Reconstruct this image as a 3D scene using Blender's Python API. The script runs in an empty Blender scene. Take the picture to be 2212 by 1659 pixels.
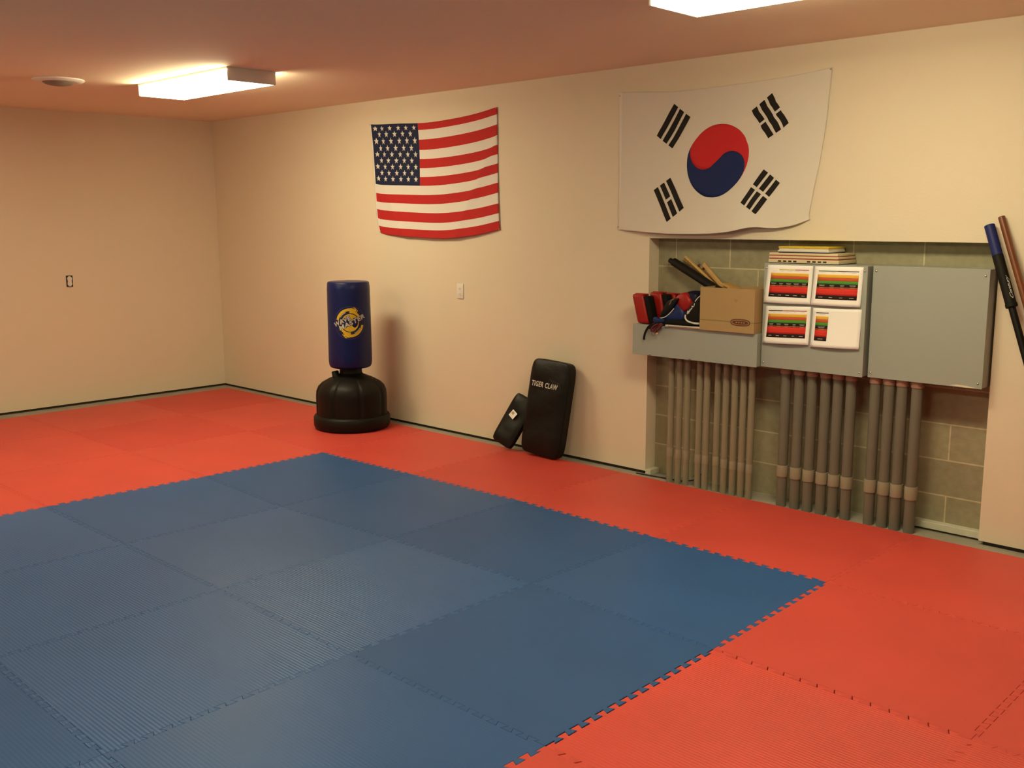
import bpy, bmesh, math, random
from mathutils import Vector, Matrix
from mathutils.geometry import tessellate_polygon
from math import pi, sin, cos, radians as R

sc = bpy.context.scene
C = sc.collection
rnd = random.Random(7)

# ------------------------------------------------------------------ camera
W, H = 2212, 1659
F = 2162.76
YAW, PIT, ROL = 2.33421, -0.164495, -0.0034
CP = Vector((9.2948, -5.3833, 1.7148))
_d = Vector((cos(PIT)*cos(YAW), cos(PIT)*sin(YAW), sin(PIT)))
_r = _d.cross(Vector((0, 0, 1))).normalized(); _u = _r.cross(_d)
RT = cos(ROL)*_r + sin(ROL)*_u
UP = -sin(ROL)*_r + cos(ROL)*_u
cam_data = bpy.data.cameras.new('camera')
cam_data.sensor_width = 36.0
cam_data.lens = F/W*36.0
cam_data.clip_start = 0.05
cam = bpy.data.objects.new('camera', cam_data); C.objects.link(cam)
M = Matrix((RT, UP, -_d)).transposed().to_4x4(); M.translation = CP
cam.matrix_world = M
sc.camera = cam

# ------------------------------------------------------------------ world, exposure
world = bpy.data.worlds.new('world'); sc.world = world
world.use_nodes = True
world.node_tree.nodes['Background'].inputs[0].default_value = (0.02, 0.015, 0.01, 1)
world.node_tree.nodes['Background'].inputs[1].default_value = 1.0
sc.view_settings.view_transform = 'Standard'
sc.view_settings.look = 'None'
sc.view_settings.gamma = 1
sc.view_settings.use_curve_mapping = False
sc.view_settings.exposure = 0.0
LAMP_COLOR = (1.0, 0.88, 0.54)
LAMP_POWER = 29.5

# ------------------------------------------------------------------ room measures (metres)
CH = 2.674            # ceiling height
NL, NR, NT = 5.388, 7.556, 1.581     # recess in the flag wall: left, right, top
ND = 0.108            # recess depth
XR, YF = 16.0, -8.6   # room extends to here
MT = 0.02             # mat thickness

def hit(px, py, ax, val):
    """measured spot of the photo -> point on the real plane axis ax = val"""
    v = _d + (px-W/2)/F*RT - (py-H/2)/F*UP
    return CP + v*((val-CP[ax])/v[ax])
def onw(px, py, y=0.0):
    return hit(px, py, 1, y)
def project(p):
    v = Vector(p)-CP; z = v.dot(_d)
    if z < .1: return None
    return (W/2+F*v.dot(RT)/z, H/2-F*v.dot(UP)/z)

# ------------------------------------------------------------------ helpers
def srgb(r, g, b):
    f = lambda c: (c/255/12.92) if c/255 <= .04045 else ((c/255+.055)/1.055)**2.4
    return (f(r), f(g), f(b))

def mat(name, col, rough=.6, metal=0.0, spec=.5, noise=None, bump=None, emit=None, sheen=0.0, coat=0.0):
    m = bpy.data.materials.new(name); m.use_nodes = True
    nt = m.node_tree; b = nt.nodes['Principled BSDF']
    b.inputs['Base Color'].default_value = (*col, 1)
    b.inputs['Roughness'].default_value = rough
    b.inputs['Metallic'].default_value = metal
    b.inputs['Specular IOR Level'].default_value = spec
    if sheen: b.inputs['Sheen Weight'].default_value = sheen
    if coat: b.inputs['Coat Weight'].default_value = coat
    tc = nt.nodes.new('ShaderNodeTexCoord')
    if noise:
        sc_, amt = noise
        n = nt.nodes.new('ShaderNodeTexNoise'); n.inputs['Scale'].default_value = sc_; n.inputs['Detail'].default_value = 4
        nt.links.new(tc.outputs['Object'], n.inputs['Vector'])
        mx = nt.nodes.new('ShaderNodeMix'); mx.data_type = 'RGBA'
        mx.inputs['A'].default_value = (*[c*(1-amt) for c in col], 1)
        mx.inputs['B'].default_value = (*[min(1, c*(1+amt)) for c in col], 1)
        nt.links.new(n.outputs['Fac'], mx.inputs['Factor'])
        nt.links.new(mx.outputs['Result'], b.inputs['Base Color'])
    if bump:
        sc_, dist = bump
        n = nt.nodes.new('ShaderNodeTexNoise'); n.inputs['Scale'].default_value = sc_; n.inputs['Detail'].default_value = 3
        nt.links.new(tc.outputs['Object'], n.inputs['Vector'])
        bp = nt.nodes.new('ShaderNodeBump'); bp.inputs['Distance'].default_value = dist; bp.inputs['Strength'].default_value = 1
        nt.links.new(n.outputs['Fac'], bp.inputs['Height']); nt.links.new(bp.outputs['Normal'], b.inputs['Normal'])
    if emit:
        b.inputs['Emission Color'].default_value = (*emit[0], 1); b.inputs['Emission Strength'].default_value = emit[1]
    return m

def setp(o, label=None, cat=None, group=None, kind=None):
    if label: o['label'] = label
    if cat: o['category'] = cat
    if group: o['group'] = group
    if kind: o['kind'] = kind
    return o

def link_mesh(name, bm, mats, parent=None, smooth=False, autosmooth=None):
    bmesh.ops.recalc_face_normals(bm, faces=bm.faces)
    me = bpy.data.meshes.new(name); bm.to_mesh(me); bm.free()
    if not isinstance(mats, (list, tuple)): mats = [mats]
    for m in mats: me.materials.append(m)
    if smooth:
        for p in me.polygons: p.use_smooth = True
        if autosmooth:
            me.set_sharp_from_angle(angle=R(autosmooth))
    o = bpy.data.objects.new(name, me); C.objects.link(o)
    if parent: 
        o.parent = parent
    return o

def place(o, parent):
    """child keeps world coordinates of its mesh although the parent stands elsewhere"""
    o.parent = parent
    o.matrix_parent_inverse = Matrix.Translation(-parent.location)
    return o

def thing(name, loc, label, cat, group=None):
    o = bpy.data.objects.new(name, None); C.objects.link(o); o.location = loc
    o.empty_display_size = .1
    return setp(o, label, cat, group)

def part(name, bm, mats, parent, smooth=False, autosmooth=None, label=None):
    o = link_mesh(name, bm, mats, None, smooth, autosmooth)
    if parent.parent is not None or parent.type == 'MESH':
        o.parent = parent; o.matrix_parent_inverse = Matrix.Identity(4) if parent.type == 'MESH' else Matrix.Translation(-parent.location)
    else:
        place(o, parent)
    if label: o['label'] = label
    return o

def box(bm, lo, hi, bev=0.0, seg=2, mi=0, mtx=None):
    ret = bmesh.ops.create_cube(bm, size=1)
    vs = ret['verts']
    for v in vs:
        v.co = Vector((lo[0]+(v.co.x+.5)*(hi[0]-lo[0]), lo[1]+(v.co.y+.5)*(hi[1]-lo[1]), lo[2]+(v.co.z+.5)*(hi[2]-lo[2])))
    fs = set(f for v in vs for f in v.link_faces)
    if bev:
        es = list(set(e for v in vs for e in v.link_edges))
        r = bmesh.ops.bevel(bm, geom=es, offset=bev, segments=seg, profile=.5, affect='EDGES')
        fs = set(r['faces']) | set(f for f in fs if f.is_valid)
    allv = set(v for f in fs if f.is_valid for v in f.verts)
    for f in fs:
        if f.is_valid: f.material_index = mi
    if mtx:
        for v in allv: v.co = mtx @ v.co
    return allv

def lathe(bm, prof, seg=48, center=(0, 0, 0), mod=None, mi=0, cap=True, mtx=None):
    """prof = [(r,z)], revolved about z"""
    rings = []
    for r, z in prof:
        ring = []
        for i in range(seg):
            a = 2*pi*i/seg
            rr = r*(mod(a, r, z) if mod else 1)
            v = Vector((rr*cos(a), rr*sin(a), z))
            if mtx: v = mtx @ v
            ring.append(bm.verts.new(v+Vector(center)))
        rings.append(ring)
    for a, b in zip(rings, rings[1:]):
        for i in range(seg):
            f = bm.faces.new((a[i], a[(i+1) % seg], b[(i+1) % seg], b[i])); f.material_index = mi
    if cap:
        for ring, rev in ((rings[0], True), (rings[-1], False)):
            try:
                f = bm.faces.new(ring[::-1] if rev else ring); f.material_index = mi
            except ValueError: pass

def rod(bm, a, b, r, r2=None, seg=16, mi=0, round_end=0.0):
    a, b = Vector(a), Vector(b); r2 = r if r2 is None else r2
    L = (b-a).length
    q = (b-a).to_track_quat('Z', 'Y').to_matrix().to_4x4(); q.translation = a
    e = round_end
    prof = [(r-e, 0), (r, e), (r2, L-e), (r2-e, L)] if e else [(r, 0), (r2, L)]
    lathe(bm, prof, seg, (0, 0, 0), None, mi, True, q)

def tube(bm, pts, r, seg=8, mi=0, flat=1.0):
    """swept tube through points (Catmull-Rom)"""
    P = [Vector(p) for p in pts]; out = []
    for i in range(len(P)-1):
        p0 = P[max(i-1, 0)]; p1 = P[i]; p2 = P[i+1]; p3 = P[min(i+2, len(P)-1)]
        for k in range(6):
            t = k/6
            out.append(.5*((2*p1)+(-p0+p2)*t+(2*p0-5*p1+4*p2-p3)*t*t+(-p0+3*p1-3*p2+p3)*t**3))
    out.append(P[-1])
    up = Vector((0, 0, 1)); rings = []
    for i, p in enumerate(out):
        t = (out[min(i+1, len(out)-1)]-out[max(i-1, 0)]).normalized()
        s = t.cross(Vector((0, 1, 0)))
        if s.length < .2: s = t.cross(up)
        s.normalize(); n = s.cross(t).normalized()
        rings.append([bm.verts.new(p+s*(r*cos(2*pi*k/seg))+n*(r*flat*sin(2*pi*k/seg))) for k in range(seg)])
    for a, b in zip(rings, rings[1:]):
        for i in range(seg):
            bm.faces.new((a[i], a[(i+1) % seg], b[(i+1) % seg], b[i])).material_index = mi
    bm.faces.new(rings[0][::-1]).material_index = mi; bm.faces.new(rings[-1]).material_index = mi

def smooth_loop(pts, n=3):
    """Chaikin corner cutting of a closed outline"""
    for _ in range(n):
        q = []
        for i in range(len(pts)):
            a, b = pts[i], pts[(i+1) % len(pts)]
            q += [a*.75+b*.25, a*.25+b*.75]
        pts = q
    return pts

def pillow(bm, outline, y, thick, mi=0, k=6, cham=.5, smooth=2, frontfn=None):
    """rounded solid from an outline standing in the plane y; edges rolled like padding"""
    P = [Vector(p) for p in outline]
    if smooth: P = smooth_loop(P, smooth)
    c = sum(P, Vector())/len(P)
    rings = []
    for j in range(2*k+1):
        a = -pi/2+pi*j/(2*k)
        off = sin(a)*thick/2
        s = (1-cham)+cham*(max(0, cos(a)))**.6
        if j in (0, 2*k): s = (1-cham)
        ring = [bm.verts.new(Vector((c.x+(p.x-c.x)*s, (p.y if frontfn is None else p.y)+off, c.z+(p.z-c.z)*s))) for p in P]
        rings.append(ring)
    n = len(P)
    for a, b in zip(rings, rings[1:]):
        for i in range(n):
            bm.faces.new((a[i], a[(i+1) % n], b[(i+1) % n], b[i])).material_index = mi
    for ring in (rings[0], rings[-1]):
        cc = bm.verts.new(sum((v.co for v in ring), Vector())/n + Vector((0, -.15*thick if ring is rings[0] else .15*thick, 0)))
        for i in range(n):
            bm.faces.new((ring[i], ring[(i+1) % n], cc)).material_index = mi

def text_polys(body, size=1.0, shear=0.0, offset=0.0, spacing=1.0, width=1.0, res=2):
    """letter shapes as (verts2d, faces), centred"""
    cu = bpy.data.curves.new('t', 'FONT'); cu.body = body; cu.size = size; cu.shear = shear
    cu.offset = offset; cu.space_character = spacing; cu.resolution_u = res
    cu.align_x = 'CENTER'; cu.align_y = 'CENTER'
    o = bpy.data.objects.new('t', cu); C.objects.link(o)
    dg = bpy.context.evaluated_depsgraph_get(); dg.update()
    me = o.evaluated_get(dg).to_mesh()
    vs = [(v.co.x*width, v.co.y) for v in me.vertices]; fs = [tuple(p.vertices) for p in me.polygons]
    o.evaluated_get(dg).to_mesh_clear()
    bpy.data.objects.remove(o); bpy.data.curves.remove(cu)
    return vs, fs

def add_flat(bm, vs, fs, mapf, mi=0, cuts=0, both=False):
    """2-D shape mapped on to a surface by mapf(x, y)"""
    b2 = bmesh.new()
    vv = [b2.verts.new((x, y, 0)) for x, y in vs]
    for f in fs:
        try: b2.faces.new([vv[i] for i in f])
        except ValueError: pass
    if cuts:
        bmesh.ops.triangulate(b2, faces=b2.faces)
        for _ in range(cuts):
            long = [e for e in b2.edges if e.calc_length() > 0.02]
            if not long: break
            bmesh.ops.subdivide_edges(b2, edges=long, cuts=1)
            bmesh.ops.triangulate(b2, faces=b2.faces)
    idx = {}
    for v in b2.verts: idx[v] = bm.verts.new(mapf(v.co.x, v.co.y))
    for f in b2.faces:
        try: bm.faces.new([idx[v] for v in f.verts]).material_index = mi
        except ValueError: pass
    b2.free()

# ------------------------------------------------------------------ materials
def wall_mat():
    m = mat('wall_paint', (.76, .675, .535), rough=.62, spec=.3, bump=(90, .0006))
    return m
M_wall = wall_mat()
M_ceil = mat('ceiling_paint', (.88, .735, .56), rough=.8, spec=.2, bump=(140, .0008))
M_conc = mat('concrete', (.33, .31, .25), rough=.85, noise=(7, .25), bump=(60, .001))
M_dark = mat('dark_gap_board', (.03, .025, .02), rough=.9)
M_plate = mat('painted_sill', (.62, .62, .50), rough=.5, noise=(18, .15))
M_cab = mat('cabinet_grey_enamel', (.335, .365, .335), rough=.42, spec=.5, noise=(1.5, .04))
M_screw = mat('screw_steel', (.75, .75, .75), rough=.25, metal=1)
M_pipe = mat('pvc_pipe', (.155, .148, .118), rough=.5, noise=(9, .10))
M_pipe2 = mat('pvc_pipe_thin', (.26, .235, .165), rough=.5, noise=(9, .10))
M_coup = mat('pvc_coupling', (.30, .275, .20), rough=.45)
M_collar = mat('pvc_collar_rust', (.33, .20, .14), rough=.5)
M_white_pl = mat('white_plastic', (.8, .78, .72), rough=.4)
M_black_v = mat('black_vinyl', (.006, .0055, .005), rough=.45, spec=.22, bump=(14, .004))
M_black_cl = mat('black_cloth', (.007, .006, .006), rough=.8, spec=.15)
M_black_pl = mat('black_plastic', (.006, .0055, .0045), rough=.48, spec=.22)
M_paper = mat('paper', (.94, .93, .92), rough=.85, spec=.2)
M_red_v = mat('red_vinyl', (.33, .012, .010), rough=.4, spec=.3, noise=(6, .12))
M_blue_v = mat('blue_vinyl', (.008, .02, .11), rough=.42, spec=.3, noise=(6, .2))
M_navy_v = mat('navy_vinyl', (.006, .007, .03), rough=.4, spec=.25)
M_white_v = mat('white_piping', (.62, .62, .58), rough=.5)
M_card = mat('cardboard', (.40, .265, .12), rough=.8, noise=(5, .06))
M_cardin = mat('cardboard_inside', (.34, .21, .09), rough=.85)
M_wood = mat('pale_wood', (.56, .36, .13), rough=.5, noise=(30, .2))
M_wood2 = mat('rattan', (.50, .29, .09), rough=.5, noise=(20, .2))
M_brown = mat('stained_wood', (.17, .05, .014), rough=.35, noise=(10, .25))
M_foam_bk = mat('black_foam', (.009, .008, .006), rough=.6, spec=.2)
M_blue_tape = mat('blue_foam', (.012, .02, .13), rough=.5, spec=.3)

def block_mat():
    m = bpy.data.materials.new('concrete_block'); m.use_nodes = True; nt = m.node_tree
    b = nt.nodes['Principled BSDF']; b.inputs['Roughness'].default_value = .85; b.inputs['Specular IOR Level'].default_value = .25
    tc = nt.nodes.new('ShaderNodeTexCoord'); sp = nt.nodes.new('ShaderNodeSeparateXYZ'); cb = nt.nodes.new('ShaderNodeCombineXYZ')
    nt.links.new(tc.outputs['Object'], sp.inputs[0])
    ax = nt.nodes.new('ShaderNodeMath'); ax.operation = 'ADD'; ax.inputs[1].default_value = -5.514+.4+.4*5
    az = nt.nodes.new('ShaderNodeMath'); az.operation = 'ADD'; az.inputs[1].default_value = -.398+.4*5
    nt.links.new(sp.outputs['X'], ax.inputs[0]); nt.links.new(sp.outputs['Z'], az.inputs[0])
    nt.links.new(ax.outputs[0], cb.inputs['X']); nt.links.new(az.outputs[0], cb.inputs['Y'])
    br = nt.nodes.new('ShaderNodeTexBrick')
    br.inputs['Scale'].default_value = 1; br.inputs['Brick Width'].default_value = .402; br.inputs['Row Height'].default_value = .2
    br.inputs['Mortar Size'].default_value = .0045; br.inputs['Mortar Smooth'].default_value = .3; br.offset = .5
    br.inputs['Color1'].default_value = (.36, .33, .215, 1); br.inputs['Color2'].default_value = (.31, .285, .19, 1)
    br.inputs['Mortar'].default_value = (.56, .50, .33, 1)
    nt.links.new(cb.outputs[0], br.inputs['Vector'])
    n = nt.nodes.new('ShaderNodeTexNoise'); n.inputs['Scale'].default_value = 25; n.inputs['Detail'].default_value = 6
    nt.links.new(tc.outputs['Object'], n.inputs['Vector'])
    mx = nt.nodes.new('ShaderNodeMix'); mx.data_type = 'RGBA'; mx.blend_type = 'MULTIPLY'; mx.inputs['Factor'].default_value = .45
    nt.links.new(br.outputs['Color'], mx.inputs['A'])
    rp = nt.nodes.new('ShaderNodeMapRange'); rp.inputs['To Min'].default_value = .5; rp.inputs['To Max'].default_value = 1.4
    nt.links.new(n.outputs['Fac'], rp.inputs['Value']); nt.links.new(rp.outputs[0], mx.inputs['B'])
    nt.links.new(mx.outputs['Result'], b.inputs['Base Color'])
    bp = nt.nodes.new('ShaderNodeBump'); bp.inputs['Distance'].default_value = .003
    nt.links.new(n.outputs['Fac'], bp.inputs['Height']); nt.links.new(bp.outputs['Normal'], b.inputs['Normal'])
    return m
M_block = block_mat()

def foam_mat(name, col, rough, rib=0.0, tint=1.0, spec=.45):
    """EVA mat top: fine leather grain plus ribs running along x"""
    m = bpy.data.materials.new(name); m.use_nodes = True; nt = m.node_tree
    b = nt.nodes['Principled BSDF']
    b.inputs['Roughness'].default_value = rough; b.inputs['Specular IOR Level'].default_value = spec
    tc = nt.nodes.new('ShaderNodeTexCoord')
    n = nt.nodes.new('ShaderNodeTexNoise'); n.inputs['Scale'].default_value = 2.2; n.inputs['Detail'].default_value = 5
    nt.links.new(tc.outputs['Object'], n.inputs['Vector'])
    mx = nt.nodes.new('ShaderNodeMix'); mx.data_type = 'RGBA'
    c = [x*tint for x in col]
    mx.inputs['A'].default_value = (*[x*.86 for x in c], 1); mx.inputs['B'].default_value = (*[min(1, x*1.14) for x in c], 1)
    nt.links.new(n.outputs['Fac'], mx.inputs['Factor']); nt.links.new(mx.outputs['Result'], b.inputs['Base Color'])
    sp = nt.nodes.new('ShaderNodeSeparateXYZ'); nt.links.new(tc.outputs['Object'], sp.inputs[0])
    mu = nt.nodes.new('ShaderNodeMath'); mu.operation = 'MULTIPLY'; mu.inputs[1].default_value = 2*pi/.0145
    sn = nt.nodes.new('ShaderNodeMath'); sn.operation = 'SINE'
    nt.links.new(sp.outputs['Y'], mu.inputs[0]); nt.links.new(mu.outputs[0], sn.inputs[0])
    m2 = nt.nodes.new('ShaderNodeMath'); m2.operation = 'MULTIPLY'; m2.inputs[1].default_value = rib
    nt.links.new(sn.outputs[0], m2.inputs[0])
    g = nt.nodes.new('ShaderNodeTexNoise'); g.inputs['Scale'].default_value = 260; g.inputs['Detail'].default_value = 2
    nt.links.new(tc.outputs['Object'], g.inputs['Vector'])
    ad = nt.nodes.new('ShaderNodeMath'); ad.operation = 'ADD'
    g2 = nt.nodes.new('ShaderNodeMath'); g2.operation = 'MULTIPLY'; g2.inputs[1].default_value = .35
    nt.links.new(g.outputs['Fac'], g2.inputs[0])
    nt.links.new(m2.outputs[0], ad.inputs[0]); nt.links.new(g2.outputs[0], ad.inputs[1])
    bp = nt.nodes.new('ShaderNodeBump'); bp.inputs['Distance'].default_value = .0012; bp.inputs['Strength'].default_value = 1
    nt.links.new(ad.outputs[0], bp.inputs['Height']); nt.links.new(bp.outputs['Normal'], b.inputs['Normal'])
    return m

# ------------------------------------------------------------------ structure
def struct(name, bm, m):
    o = link_mesh(name, bm, m); o['kind'] = 'structure'; return o

WB = .022   # the drywall hangs this far above the slab
bm = bmesh.new(); box(bm, (-.3, YF-.2, -.12), (XR+.2, .35, 0)); struct('floor', bm, M_conc)
bm = bmesh.new(); box(bm, (-.3, YF-.2, CH), (XR+.2, .35, CH+.12)); struct('ceiling', bm, M_ceil)
bm = bmesh.new()
box(bm, (-.15, 0, WB), (NL, ND, CH)); box(bm, (NR, 0, WB), (XR, ND, CH)); box(bm, (NL, 0, NT), (NR, ND, CH))
struct('wall_right', bm, M_wall)
bm = bmesh.new(); box(bm, (-.15, ND, 0), (XR+.2, ND+.2, CH)); struct('wall_block', bm, M_block)
bm = bmesh.new(); box(bm, (-.15, YF, WB), (0, 0, CH)); struct('wall_left', bm, M_wall)
bm = bmesh.new(); box(bm, (XR, YF, 0), (XR+.15, 0, CH)); struct('wall_back', bm, M_wall)
bm = bmesh.new(); box(bm, (-.15, YF-.15, 0), (XR+.15, YF, CH)); struct('wall_front', bm, M_wall)
bm = bmesh.new()   # dark bottom track set back behind the drywall edge
box(bm, (-.1, .012, 0), (NL-.02, ND, WB)); struct('trim_1', bm, M_dark)
bm = bmesh.new(); box(bm, (NR+.02, .012, 0), (XR, ND, WB)); struct('trim_2', bm, M_dark)
bm = bmesh.new(); box(bm, (-.1, YF, 0), (-.012, 0, WB)); struct('trim_3', bm, M_dark)
# pale sill plate lying at the foot of the block wall, right end of the recess
bm = bmesh.new(); box(bm, (7.17, .055, .012), (NR+.0, ND, .05), .003); struct('trim_4', bm, M_plate)
bm = bmesh.new(); box(bm, (NL, .0, .0), (NL+.045, .10, .035), .003); struct('trim_5', bm, M_plate)

# ------------------------------------------------------------------ floor mats
OX, OY = 3.2743, 1.1310
over = {}   # node (i, j) -> measured spot where the real joint lies
meas = {(0,0):(697,977),(1,0):(889,1024),(2,0):(1121,1081),(4,0):(1785,1257),(0,1):(443,1029),(1,1):(608,1094),(2,1):(843,1163),
        (3,1):(1146,1260),(4,1):(1540,1402),(1,2):(268,1175),(2,2):(474,1273),(3,2):(754,1413),(4,2):(1177,1611),(3,3):(221,1630),(5,1):(2098,1597)}
for k, (px, py) in meas.items():
    p = hit(px, py, 2, MT); over[k] = (p.x, p.y)
def node(i, j):
    if (i, j) in over: return Vector(over[(i, j)])
    return Vector((OX+i, -OY-j))
over[(3,0)] = (OX+3.0+.0, -OY+.01)
NT_T = 14           # teeth per metre side
def edge(a, b, flat=False):
    """dovetailed jigsaw line from a to b"""
    if flat: return [a.copy()]
    d = b-a; L = d.length; t = d/L; n = Vector((-t.y, t.x)); pts = []
    pitch = .92/(NT_T-.5); h = .0125; s = .006
    pts.append(a.copy())
    for k in range(NT_T):
        c0 = .04-.0*pitch+k*pitch
        # low side from c0+.. to middle, then high side, dovetail flare s
        m0 = c0; m1 = c0+pitch*.5
        if k == 0: pts.append(a+d*(m0+s/L))
        else: pts.append(a+d*(m0+s/L)-n*h)
        pts.append(a+d*(m0-s/L)+n*h)
        pts.append(a+d*(m1+s/L)+n*h)
        if k < NT_T-1:
            pts.append(a+d*(m1-s/L)-n*h)
        else:
            pts.append(a+d*(m1-s/L))
    return pts
cache = {}
def shared(n1, n2, flat):
    key = (min(n1, n2), max(n1, n2))
    if key not in cache: cache[key] = edge(node(*key[0]), node(*key[1]), flat)
    pts = cache[key]
    if n1 == key[0]: return list(pts)
    return [node(*key[1])] + list(reversed(pts))[:-1] if not flat else [node(*key[1])]
def offset_poly(P, d):
    out = []; n = len(P)
    for i in range(n):
        a, b, c = P[i-1], P[i], P[(i+1) % n]
        e1 = (b-a).normalized(); e2 = (c-b).normalized()
        n1 = Vector((-e1.y, e1.x)); n2 = Vector((-e2.y, e2.x))
        m = n1+n2
        if m.length < 1e-4: m = n1
        m.normalize(); k = d/max(.35, m.dot(n1))
        out.append(b+m*k)
    return out
def earclip(P):
    cr = lambda a, b, c: (P[b][0]-P[a][0])*(P[c][1]-P[a][1])-(P[b][1]-P[a][1])*(P[c][0]-P[a][0])
    V = list(range(len(P))); out = []; k = 0; fails = 0
    refl = set(V[q] for q in V if cr(V[q-1], q, V[(q+1) % len(V)]) <= 0)
    while len(V) > 3:
        n = len(V); k %= n
        a, b, c = V[k-1], V[k], V[(k+1) % n]
        ok = cr(a, b, c) > 1e-9 or fails > n
        if ok and fails <= n:
            for r in refl:
                if r in (a, b, c): continue
                if cr(a, b, r) >= 0 and cr(b, c, r) >= 0 and cr(c, a, r) >= 0: ok = False; break
        if ok:
            out.append((a, b, c)); V.pop(k); refl.discard(b); fails = 0
            n -= 1
            for q in (a, c):
                i_ = V.index(q)
                if cr(V[i_-1], q, V[(i_+1) % n]) > 0: refl.discard(q)
                else: refl.add(q)
            k += 1
        else: k += 1; fails += 1
    out.append(tuple(V)); return out
def make_mat(i, j, name, mats, gap=.0004, shift=(0, 0), imin=-3, jmin=-1):
    n00, n10, n11, n01 = (i, j), (i+1, j), (i+1, j+1), (i, j+1)
    # counter-clockwise seen from above: (i,j+1) -> (i+1,j+1) -> (i+1,j) -> (i,j)
    P = shared(n01, n11, False)+shared(n11, n10, False)+shared(n10, n00, j == jmin)+shared(n00, n01, i == imin)
    P = [p+Vector(shift) for p in P]
    A = offset_poly(P, gap); B = offset_poly(P, gap+.0012)
    cx = sum(p.x for p in A)/len(A); cy = sum(p.y for p in A)/len(A)
    bm = bmesh.new()
    r0 = [bm.verts.new((p.x-cx, p.y-cy, 0)) for p in A]
    r1 = [bm.verts.new((p.x-cx, p.y-cy, MT-.0014)) for p in A]
    r2 = [bm.verts.new((p.x-cx, p.y-cy, MT)) for p in B]
    n = len(A)
    for a, b in ((r0, r1), (r1, r2)):
        for k in range(n): bm.faces.new((a[k], a[(k+1) % n], b[(k+1) % n], b[k]))
    for a, b, c in earclip([(p.x, p.y) for p in B]):
        bm.faces.new((r2[a], r2[b], r2[c])); bm.faces.new((r0[c], r0[b], r0[a]))
    o = link_mesh(name, bm, mats); o.location = (cx, cy, 0)
    return o
RED = (.62, .070, .052); BLUE = (.026, .108, .33)
red_m = [foam_mat('red_foam_%d' % k, RED, .46+.04*k, rb, t, .38) for k, (rb, t) in enumerate(((.10, 1.0), (.38, 1.05), (.05, .96)))]
blue_m = [foam_mat('blue_foam_%d' % k, BLUE, r_, rb, t, .36) for k, (r_, rb, t) in enumerate(((.40, .26, 1.0), (.46, .14, .92), (.42, .46, 1.03), (.50, .08, .86)))]
ordn = ['first', 'second', 'third', 'fourth', 'fifth', 'sixth', 'seventh', 'eighth', 'ninth', 'tenth', 'eleventh']
blue_pick = {(0,0):3, (0,1):1, (0,2):0, (1,0):1, (1,1):0, (1,2):2, (2,0):3, (2,1):2, (2,2):2, (3,0):1, (3,1):3, (3,2):1}
for j in range(-1, 6):
    for i in range(-3, 8):
        cs = [project((*node(i+a, j+b), MT)) for a in (0, 1) for b in (0, 1)]
        cs = [c for c in cs if c]
        if not cs: continue
        if max(c[0] for c in cs) < -200 or min(c[0] for c in cs) > W+260 or min(c[1] for c in cs) > H+160: continue
        blue = 0 <= i <= 3 and j >= 0
        if blue:
            m = blue_m[blue_pick.get((i, j), (i*2+j) % 3)]
            o = make_mat(i, j, 'jigsaw_floor_mat', m)
            setp(o, 'blue jigsaw mat, %s blue row from the flag wall, %s blue from the far end' % (ordn[j], ordn[i]), 'floor mat', 'blue jigsaw floor mats')
        else:
            m = red_m[1 if (i >= 4 and j == 1) or (i < 0 and j in (1, 2)) else (0 if (i+j) % 2 else 2)]
            sh = (.0035, -.0015) if (i, j) == (4, 1) else (0, 0)
            o = make_mat(i, j, 'jigsaw_floor_mat', m, shift=sh)
            setp(o, 'red jigsaw mat, %s row from the flag wall, %s from the far wall' % (ordn[j+1], ordn[i+3]), 'floor mat', 'red jigsaw floor mats')

# ------------------------------------------------------------------ ceiling lamps
M_diff = mat('glowing_diffuser', (.9, .85, .75), rough=.5, emit=(LAMP_COLOR, LAMP_POWER))
M_lampcap = mat('lamp_end_cap', (.80, .78, .74), rough=.5)
def lamp(x0, y0, L, Wd, label):
    t = thing('ceiling_light', ((x0+L/2), y0+Wd/2, CH), label, 'ceiling light', 'wraparound ceiling lights')
    hh = .085
    bm = bmesh.new(); box(bm, (x0+.004, y0-.004, CH-.013), (x0+L-.004, y0+Wd+.004, CH), 0); part('base_plate', bm, M_lampcap, t)
    bm = bmesh.new(); box(bm, (x0+.014, y0, CH-hh), (x0+L-.014, y0+Wd, CH-.013), .010, 3); part('diffuser', bm, M_diff, t, True, 40)
    for xa, xb in ((x0, x0+.013), (x0+L-.013, x0+L)):
        bm = bmesh.new(); box(bm, (xa, y0-.001, CH-hh-.001), (xb, y0+Wd+.001, CH-.004), .004, 2); part('end_cap', bm, M_lampcap, t, True, 40)
    return t
lamp(2.19, -1.845, 1.22, .355, 'glowing rectangular ceiling light at the far end, left of the striped flag')
lamp(6.67, -1.805, 1.22, .355, 'glowing ceiling light cut off by the top edge, above the round-emblem flag')
# a lamp of the second row hangs above the viewer
lamp(2.19, -5.10, 1.22, .355, 'ceiling light of the second row, at the far end, out of the picture')
lamp(6.67, -5.10, 1.22, .355, 'ceiling light of the second row, nearest the viewer')

# round ceiling fitting
c0 = hit(126, 172, 2, CH)
t = thing('ceiling_vent', (c0.x, c0.y, CH), 'round white ceiling fitting with a dark grey middle, left of the far ceiling light', 'ceiling fitting')
bm = bmesh.new(); lathe(bm, [(.10, 0), (.168, 0), (.170, -.006), (.160, -.014), (.125, -.020), (.105, -.018), (.10, -.004)], 48, (c0.x, c0.y, CH), cap=False)
part('flange', bm, M_white_pl, t, True, 40)
bm = bmesh.new(); lathe(bm, [(.105, -.002), (.104, -.020), (.085, -.032), (.05, -.040), (.012, -.044), (.002, -.044)], 40, (c0.x, c0.y, CH))
part('grille', bm, mat('vent_grey', (.22, .20, .16), .6), t, True, 40)

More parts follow.
